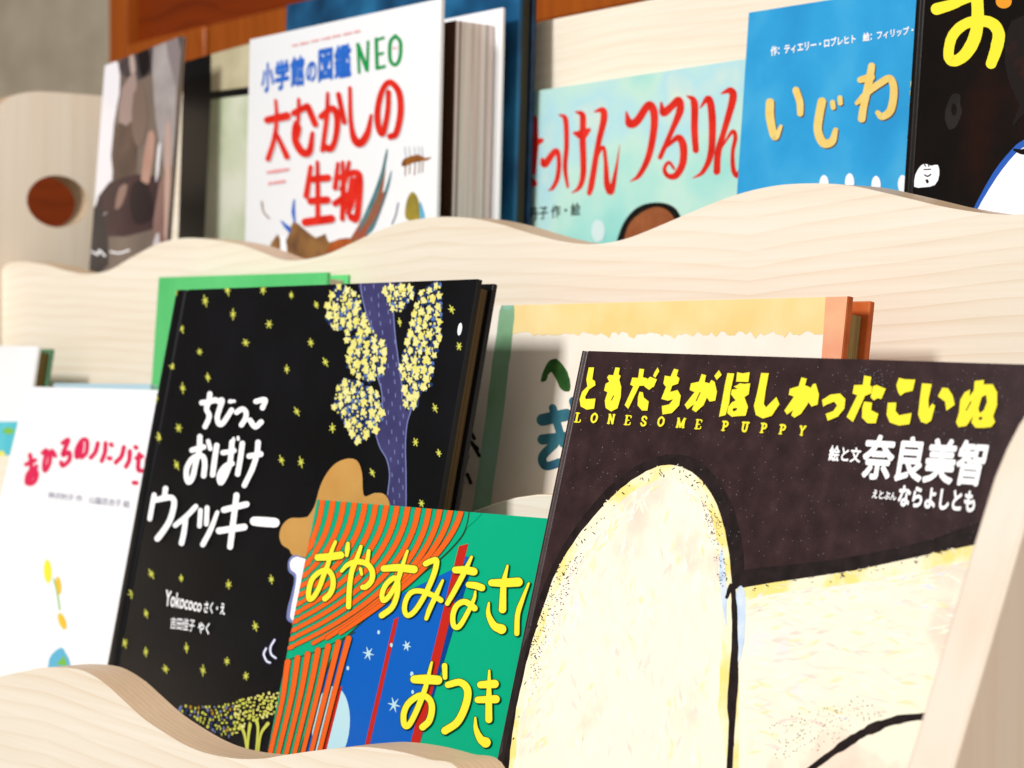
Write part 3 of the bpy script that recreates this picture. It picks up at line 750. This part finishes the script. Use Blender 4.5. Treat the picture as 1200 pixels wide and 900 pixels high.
b = Book('picture_book', 'white topped book with turquoise picture below, at the far end of the middle tier', (-70, 404), (44, 406), .622, 9.0, None, FB, .012, WCOV, back=mat('olive_green_board', '5f8f6a', .5, hex2='4f7a58', scale=40), pages=mat('brown_pages', '8a7440', .8, hex2='6b5a30', scale=300, stretch=(1, 8, .02)))
a = b.art('cover_print'); b.z()
a.poly(mat('turquoise_ink', '4cc3d8', .4, hex2='62cfe0', scale=50), '-120,494 40,494 10,700 -120,700')
for q in ((2, 540, 5, 12), (4, 572, 5, 12), (-10, 560, 6, 10), (10, 505, 7, 4)): a.dot(YEL if q[3] > 5 else LEAF, *q)
a.done()
b = Book('picture_book', 'thin pale blue book whose top edge just shows above the white book with pink title', (62, 449), (176, 450), .612, 7, None, FB, .005, mat('ice_blue_cover', 'bcd9e6', .5))

# ================================================================== high tier
# ---- glossy magazine
GREYB = mat('greyed_cover', '6f625a', .3, .8, hex2='857468', scale=25, coat=.3)
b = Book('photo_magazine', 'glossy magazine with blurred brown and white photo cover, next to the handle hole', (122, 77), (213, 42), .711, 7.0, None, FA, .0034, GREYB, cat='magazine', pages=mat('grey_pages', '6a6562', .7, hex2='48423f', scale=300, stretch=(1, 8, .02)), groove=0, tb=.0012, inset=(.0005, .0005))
a = b.art('cover_print'); b.z(0, 0, 3)
def q_(h, s, hx2=None): a.poly(mat('photo_' + h, h, .3, .85, hex2=hx2, scale=40, coat=.3), s, 2)
q_('f2f0f6', '360,235 415,220 420,330 400,440 385,740 300,745 340,500')
q_('3e3a3c', '430,200 540,130 560,160 530,260 470,280 430,260', '55494a')
q_('b0a8a8', '540,160 600,130 620,300 600,640 560,500 540,330', '98908e')
q_('54433a', '400,450 470,430 480,620 400,640', '6a564a')
q_('3a2a2c', '385,640 560,620 560,800 320,830 330,745', '4a3234')
q_('c09c8c', '520,470 545,480 525,640 495,640', 'b08878')
q_('d9d2d4', '618,420 648,380 645,755 615,745')
q_('a58f88', '430,310 480,260 470,420 420,430')
q_('8d6f66', '560,640 640,600 640,920 540,920', '7a5c56')
q_('2e2a2c', '300,760 360,740 380,930 290,960', '3a3234')
q_('c9c2c6', '540,850 560,820 560,960 520,960')
q_('1c1718', '485,175 520,165 528,240 500,270 488,230')
q_('8a7f80', '585,150 628,118 640,240 630,330 605,250')
q_('141011', '628,118 648,105 646,420 636,400 640,230')
q_('7d6a5e', '470,330 505,300 520,430 490,520 465,460')
q_('b8a49c', '455,200 470,190 478,250 462,262')
q_('2a1e20', '470,640 520,650 540,760 480,790 455,720')
q_('94786c', '420,660 450,650 430,720 405,735')
q_('c2a396', '585,460 600,450 598,800 578,830')
q_('e8e4e6', '555,520 566,505 560,600 548,640')
a.stroke(WHITE, '325,885 345,895 350,880 370,900', 6); a.stroke(WHITE, '390,885 420,890 455,880', 6)
a.done()
# ---- black book with pale landscape panels
b = Book('picture_book', 'black book with pale green landscape panel, between the magazine and the white encyclopedia', (214, 73), (330, 40), .745, 3.0, .15, FA, .012, NIGHT)
a = b.art('upper_print'); b.z(0, 0, 3)
a.poly(mat('beige_print', 'cfc7a8', .4, hex2='b8ae8c', scale=40), '742,190 1000,120 1000,290 742,322')
a.done()
a = b.art('landscape_print')
a.poly(mat('meadow_print', 'b7c6a0', .4, stops=[(.3, '93a87c'), (.48, 'c9d2b4'), (.65, 'dfe2d0')], scale=16, det=4), '742,350 1000,318 1000,900 715,900')
a.done()
# ---- white encyclopedia
STRIPES = mat('coloured_page_edges', 'cfc4b4', .8, .95, stops=[(.34, '8a7c7c'), (.42, 'fbf8f2'), (.47, 'c9a2a8'), (.5, 'fcf8f0'), (.55, 'a9b49a'), (.58, 'f6f4f0'), (.66, '7f8a98')], scale=150, det=4, stretch=(.05, 3, .005))
b = Book('encyclopedia', 'thick white encyclopedia with red title and prehistoric creatures on its cover', (290, 47), (517, -2), .708, 1.5, None, FA, .043, WCOV, pages=STRIPES, inset=(.006, .0095), pgap=(.0115, .0005), round_=.004, gap_shade=mat('painted_gap_shade', '4a2f1e', .7, .8), cat='book')
BLUT = ink('royal_blue_ink', '2f74d8', hex2='2763c4', scale=90); GRNT = ink('kelly_green_ink', '179a4e'); ROSE = ink('rose_ink', 'f3a8a8')
SHADE = ink('grey_drop', 'c9c3c6')
a = b.art('title_lettering', 400); b.z(295, 20, 5)
for ch, x0, x1, y0, y1 in (('小', 60, 128, 272, 440), ('学', 140, 216, 255, 428), ('館', 230, 306, 232, 410), ('の', 322, 378, 264, 382), ('図', 394, 472, 190, 376), ('鑑', 488, 580, 164, 358)):
    d_ = (x1 - x0) * .2
    a.text(BLUT, ch, (x0, y1), (x1, y1 - d_), (x0, y0 + d_ * .6), (x1, y0 - d_ * .4), .045)
for p, w in (('630,325 622,160', 18), ('622,162 676,310', 24), ('678,312 682,145', 18), ('735,300 730,130', 22), ('730,135 772,122', 18), ('735,222 768,212', 18), ('738,300 778,290', 20), ('842,110 872,150 868,240 842,280 812,250 812,150 842,110', 22)): a.stroke(GRNT, p, w)
a.text(RED, 'NEO', (822, 192), (860, 186), (822, 178), (860, 172))
T1 = [('92,603 205,580', [38, 46]), ('140,488 146,600 130,720 96,830', [14, 22, 28]), ('148,690 206,818', [20, 32]), ('250,562 325,522', [36, 34]), ('275,482 272,600 248,680 262,715 278,650 256,620', [16, 24, 22]), ('252,640 255,720 295,790 338,785 356,680', [26, 40, 44, 20]), ('330,528 372,628', [34, 34]), ('408,582 470,535 500,580 495,690 468,768 428,762', [34, 36, 30, 40]), ('445,446 440,580 414,780', [16, 26, 24]), ('508,452 542,615', [26, 28]), ('575,415 580,600 600,710 638,738 678,680 700,575', [18, 24, 46, 40, 14]), ('802,440 796,560 768,682 742,640 738,540 765,430 810,382 862,440 872,560 846,680 812,700', [26, 30, 34, 30, 34, 34, 34])]
T2 = [('370,178 345,348', [22, 32]), ('365,252 470,242', [36, 40]), ('370,378 466,372', [38, 42]), ('340,502 490,482', [44, 46]), ('410,150 412,320 412,485', [18, 26, 26]), ('530,158 514,300', [18, 28]), ('522,242 572,232', 30), ('558,150 562,300 556,482', [16, 28, 26]), ('515,392 582,345', 34), ('595,150 575,250 545,310', [18, 26, 14]), ('582,222 640,212 657,250 655,350 640,478 608,472', [34, 36, 34, 38]), ('612,250 590,380 560,440', 24), ('636,250 618,380 590,450', 22)]
for m, dx, cyc in ((SHADE, 6, 6), (RED, 0, 6)):
    b.z(295, 20, 5)
    for p, w in T1: a.stroke(m, p, w, dx=dx, dy=dx, cyc=cyc, add=4)
    b.z(290, 160, 5)
    for p, w in T2: a.stroke(m, p, w, dx=dx, dy=dx, cyc=cyc, add=4)
    a.lv += 10
a.done()
a = b.art('cover_print'); b.z(290, 160, 5)
TEALF = ink('teal_feather', '3f7680', hex2='5a8a90', scale=120); RUST = ink('rust_feather', 'a8543c', hex2='8f6a50', scale=120); BRN = ink('brown_fur', '6d4a34', hex2='9a7040', scale=70); OLV = ink('olive_shell', '7a7434', hex2='b09a3c', scale=70); BUG = ink('amber_bug', 'b8742c', hex2='6a3c1c', scale=120)
a.poly(RUST, '812,90 770,260 700,430 640,540 590,630 700,590 760,430 800,280', 3); a.poly(TEALF, '815,78 822,95 802,210 752,370 700,480 650,570 680,470 740,330 785,200', 3); a.poly(TEALF, '845,195 832,290 782,440 735,550 690,570 740,470 800,330', 3)
a.stroke(RUST, '800,330 760,450 690,560', 14)
a.poly(BRN, '110,690 180,570 205,640 240,580 270,500 330,540 400,590 460,570 475,622 540,600 630,612 560,760 100,800', 2, jag=3); a.poly(mat('orange_fur', 'c0642c', .5, hex2='8f4a24', scale=90), '480,640 540,602 620,608 560,680 470,680', 2)
a.poly(WHITE, '195,600 220,590 235,680 225,730 200,735', 2)
for p in ('275,370 270,440 278,500', '200,495 225,525 250,560', '230,520 250,545'): a.stroke(BLUT, p, [8, 22, 12])
a.stroke(BUG, '85,380 95,440 130,480', 7)
a.done()
a = b.art('insect_print'); b.z(290, 160, 5)
a.poly(BUG, '905,170 920,130 1000,105 1040,125 1080,120 1050,140 980,150 930,172', 2)
for x in (930, 955, 985, 1010, 1030): a.stroke(BUG, [(x, 150), (x - 4, 205 + (x % 7) * 4)], 5); a.stroke(GREYINK, [(x, 120), (x - 6, 60)], 3)
a.done()
a = b.art('shell_print'); b.z(290, 160, 5)
a.poly(OLV, '930,480 935,380 965,325 995,350 1012,420 1008,490', 3); a.poly(SKY, '1012,380 1030,420 1042,480 1015,480', 2); a.stroke(GREYINK, '885,390 870,460 850,510', 8)
a.done()
a = b.art('small_lettering'); b.z(290, 160, 5)
for y, x0, x1 in ((200, 120, 245), (265, 130, 220)):
    x = x0
    while x < x1: a.stroke(ROSE, [(x, y + 10 - (x - x0) * .15), (x + 5, y + 9 - (x - x0) * .15)], random.uniform(12, 20)); x += 17
a.done()
a = b.art('heading_lettering'); b.z(295, 20, 5); x = 240
while x < 635:
    if x not in (350, 482): a.stroke(ROSE, [(x, 168 - (x - 240) * .22), (x + 3, 167 - (x - 240) * .22)], random.uniform(8, 14))
    x += 13 if int(x) % 7 else 24
a.done()
# ---- navy book behind it
NAVC = mat('navy_cover', '123250', .35, .75, stops=[(.35, '0d2440'), (.5, '1f5a86'), (.62, '2f7fb0')], scale=14, det=3)
NAVB = mat('navy_board', '0f2a44', .35, .75, hex2='1c4466', scale=60)
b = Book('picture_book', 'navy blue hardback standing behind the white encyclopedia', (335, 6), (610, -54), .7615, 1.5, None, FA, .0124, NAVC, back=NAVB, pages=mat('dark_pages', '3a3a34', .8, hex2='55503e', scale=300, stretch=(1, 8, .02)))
# ---- aqua book with red brush title
AQUA = mat('aqua_wash_cover', 'b9e4dc', .5, .88, stops=[(.3, '86d6cf'), (.42, 'a9e3da'), (.52, 'c4e9dc'), (.62, 'b5e2ea'), (.74, 'e6ecd2')], scale=14, det=3)
b = Book('picture_book', 'pale aqua picture book with flowing red brush title', (585, 113), (868, 70), .7755, 2.0, .235, FA, .006, AQUA, tb=.0015)
a = b.art('title_lettering', 60); b.z(610, 95, 7.5)
for p, w in (('125,330 128,560 112,800', [50, 62, 50]), ('40,580 120,550 185,520', [60, 80, 40]), ('40,620 50,820 120,900', [50, 50, 60]), ('192,690 215,730 310,612 338,700 325,850 282,940 245,962', [34, 66, 50, 40, 44, 34, 8]), ('340,298 395,335 405,560 392,760 415,930', [14, 48, 44, 42, 26]), ('490,272 545,300 548,440', [20, 56, 56]), ('475,458 540,468 600,430', [30, 104, 40]), ('545,500 552,800 520,930 450,985', [60, 54, 44, 8]),
             ('650,268 722,258 732,340 682,560 625,900 605,985', [14, 62, 62, 50, 56, 44]), ('630,780 720,580 748,700 760,900 796,970 838,790 872,560', [8, 32, 36, 56, 60, 30, 4])): a.stroke(RED, p, w, cyc=8)
b.z(720, 85, 7.5)
for p, w in (('105,345 135,445 200,425 300,285 348,350 345,520 300,740 220,900 140,958', [14, 82, 72, 66, 70, 64, 58, 44, 8]), ('412,265 432,352 500,300 565,240 578,330 510,500 402,745', [20, 74, 64, 60, 70, 48, 42]), ('455,660 560,572 606,650 600,800 540,905 468,905 440,845 480,790 525,845', [16, 60, 70, 64, 60, 44, 34, 30, 24]), ('640,205 702,262 704,500 716,682', [14, 66, 62, 56]), ('755,310 828,230 860,400 850,700 780,870 690,928', [12, 64, 68, 60, 40, 8]), ('940,185 1018,160 1042,232 962,520 912,700 900,870', [12, 66, 70, 52, 60, 62]), ('945,660 1035,520 1064,570 1040,700 1048,860 1090,900 1130,760', [12, 36, 40, 34, 44, 50, 12])): a.stroke(RED, p, w, cyc=8)
a.done()
a = b.art('author_lettering', 60); b.z(600, 0, 3)
a.text(BLACKINK, '丹子 作・絵', (60, 776), (240, 756), (60, 730), (240, 712), .015)
a.done()
a = b.art('cover_print')
a.poly(BLACKINK, '368,850 395,780 440,730 500,712 560,722 595,765 640,900 360,900', 4); a.poly(mat('chestnut_ink', 'a8643c', .5, hex2='8f4c2a', scale=60), '392,850 412,790 452,750 505,728 550,742 580,790 600,900 380,900', 4)
a.dot(mat('pale_bubble', 'd9eff0', .5), 303, 812, 24, 40, jag=.06)
a.done()
# ---- blue book
BLUC = mat('blue_cover', '2f9fdc', .45, .85, stops=[(.3, '2a95d4'), (.5, '35a6e2'), (.7, '52b8e8')], scale=20, det=5)
b = Book('picture_book', 'sky blue picture book with golden yellow title, partly behind a black book', (876, 15), (1060, -14), .732, 4.2, .185, FA, .007, BLUC, tb=.0015)
HONEY = ink('honey_ink', 'f6cf6c', hex2='f2dc8a', scale=140); SHDB = ink('brown_drop', '6a4638')
a = b.art('title_lettering', 60); b.z(885, 30, 6)
J = [('105,540 105,640 130,765 150,778 182,708', [58, 60, 54, 44, 24]), ('288,455 315,540 318,618', [50, 50, 44]), ('470,535 450,640 442,740 480,825 540,815 566,735', [60, 60, 58, 62, 56, 36]), ('545,540 550,575', 36), ('597,508 600,545', 36), ('820,285 800,400 765,560 750,655', [50, 56, 52, 54]), ('740,382 815,362', [44, 56]), ('716,545 790,470 880,405 948,372 976,450 955,590 895,640 862,612', [30, 48, 50, 50, 54, 56, 50, 34])]
for m, d_ in ((SHDB, 7), (HONEY, 0)):
    for p, w in J: a.stroke(m, p, w, dx=d_, dy=d_, cyc=6)
    a.lv += 10
a.done()
a = b.art('author_lettering', 60)
a.text(WHITE, '作：ティエリー・ロブレヒト　絵：フィリップ・', (112, 214), (1112, 58), (112, 148), (1112, 2), .03)
a.done()
a = b.art('cover_print'); b.z()
for x, y in ((966, 216), (996, 214), (1027, 217), (1058, 216)): a.dot(WHITE, x, y, 5.5, 11)
a.done()
# ---- black book with big yellow character
INKB = mat('black_painted_cover', '15100e', .35, .75, stops=[(.3, '0d0b0b'), (.55, '17120f'), (.68, '2c1611'), (.8, '4a1c12')], scale=16, det=6, bump=.15)
b = Book('picture_book', 'black picture book with one large yellow character and a small white face mark', (1073, -20), (1300, -60), .708, 5.0, None, FA, .012, INKB, groove=.0010, round_=.0018)
a = b.art('title_lettering', 120); b.z(1050, 0, 3.6)
a.stroke(YEL, '172,38 240,18 300,-8 380,-30', [50, 40, 44]); a.stroke(YEL, '340,-60 345,80 330,165 290,232 242,258 222,228 240,150 300,98 390,92 432,135 425,200 402,268', [50, 52, 54, 46, 44, 44, 46, 50, 54, 44], wob=.03); a.dot(mat('amber_ink', 'f2a02c', .4), 455, 6, 34, 30)
a.done()
a = b.art('cover_print')
SMOKE = mat('smoke_ink', '24211f', .5, hex2='141211', scale=60); EMBER = mat('ember_ink', '48180e', .5, hex2='170e0b', scale=34, det=9, lo=.36, hi=.5); COB = ink('cobalt_ink', '2f62c0')
a.dot(SMOKE, 242, 470, 34, 80, .1, jag=.15); a.dot(INKB, 245, 462, 12, 26)
a.poly(EMBER, '470,120 560,60 640,60 640,420 545,480 490,530 520,440 470,330', 3, jag=4)
a.poly(COB, '318,900 410,730 490,630 540,590 700,500 700,960 300,960', 3); a.poly(WHITE, '336,900 426,748 506,648 560,610 700,530 700,970 320,970', 3)
a.stroke(INKB, '500,632 540,640 580,610', [10, 26, 12])
a.poly(WHITE, '78,788 84,735 108,698 130,692 150,700 178,696 184,738 166,780 120,790', 2)
for p, w in (('122,694 126,702', 5), ('138,692 140,702', 5), ('120,716 148,714', 5), ('122,738 135,744 148,736', 6), ('132,762 134,768', 12)): a.stroke(BLACKINK, p, w)
for p in ('61,345 59,365', '57,385 55,400', '52,440 50,452', '40,575 39,580'): a.stroke(YEL, p, 9)
a.done()
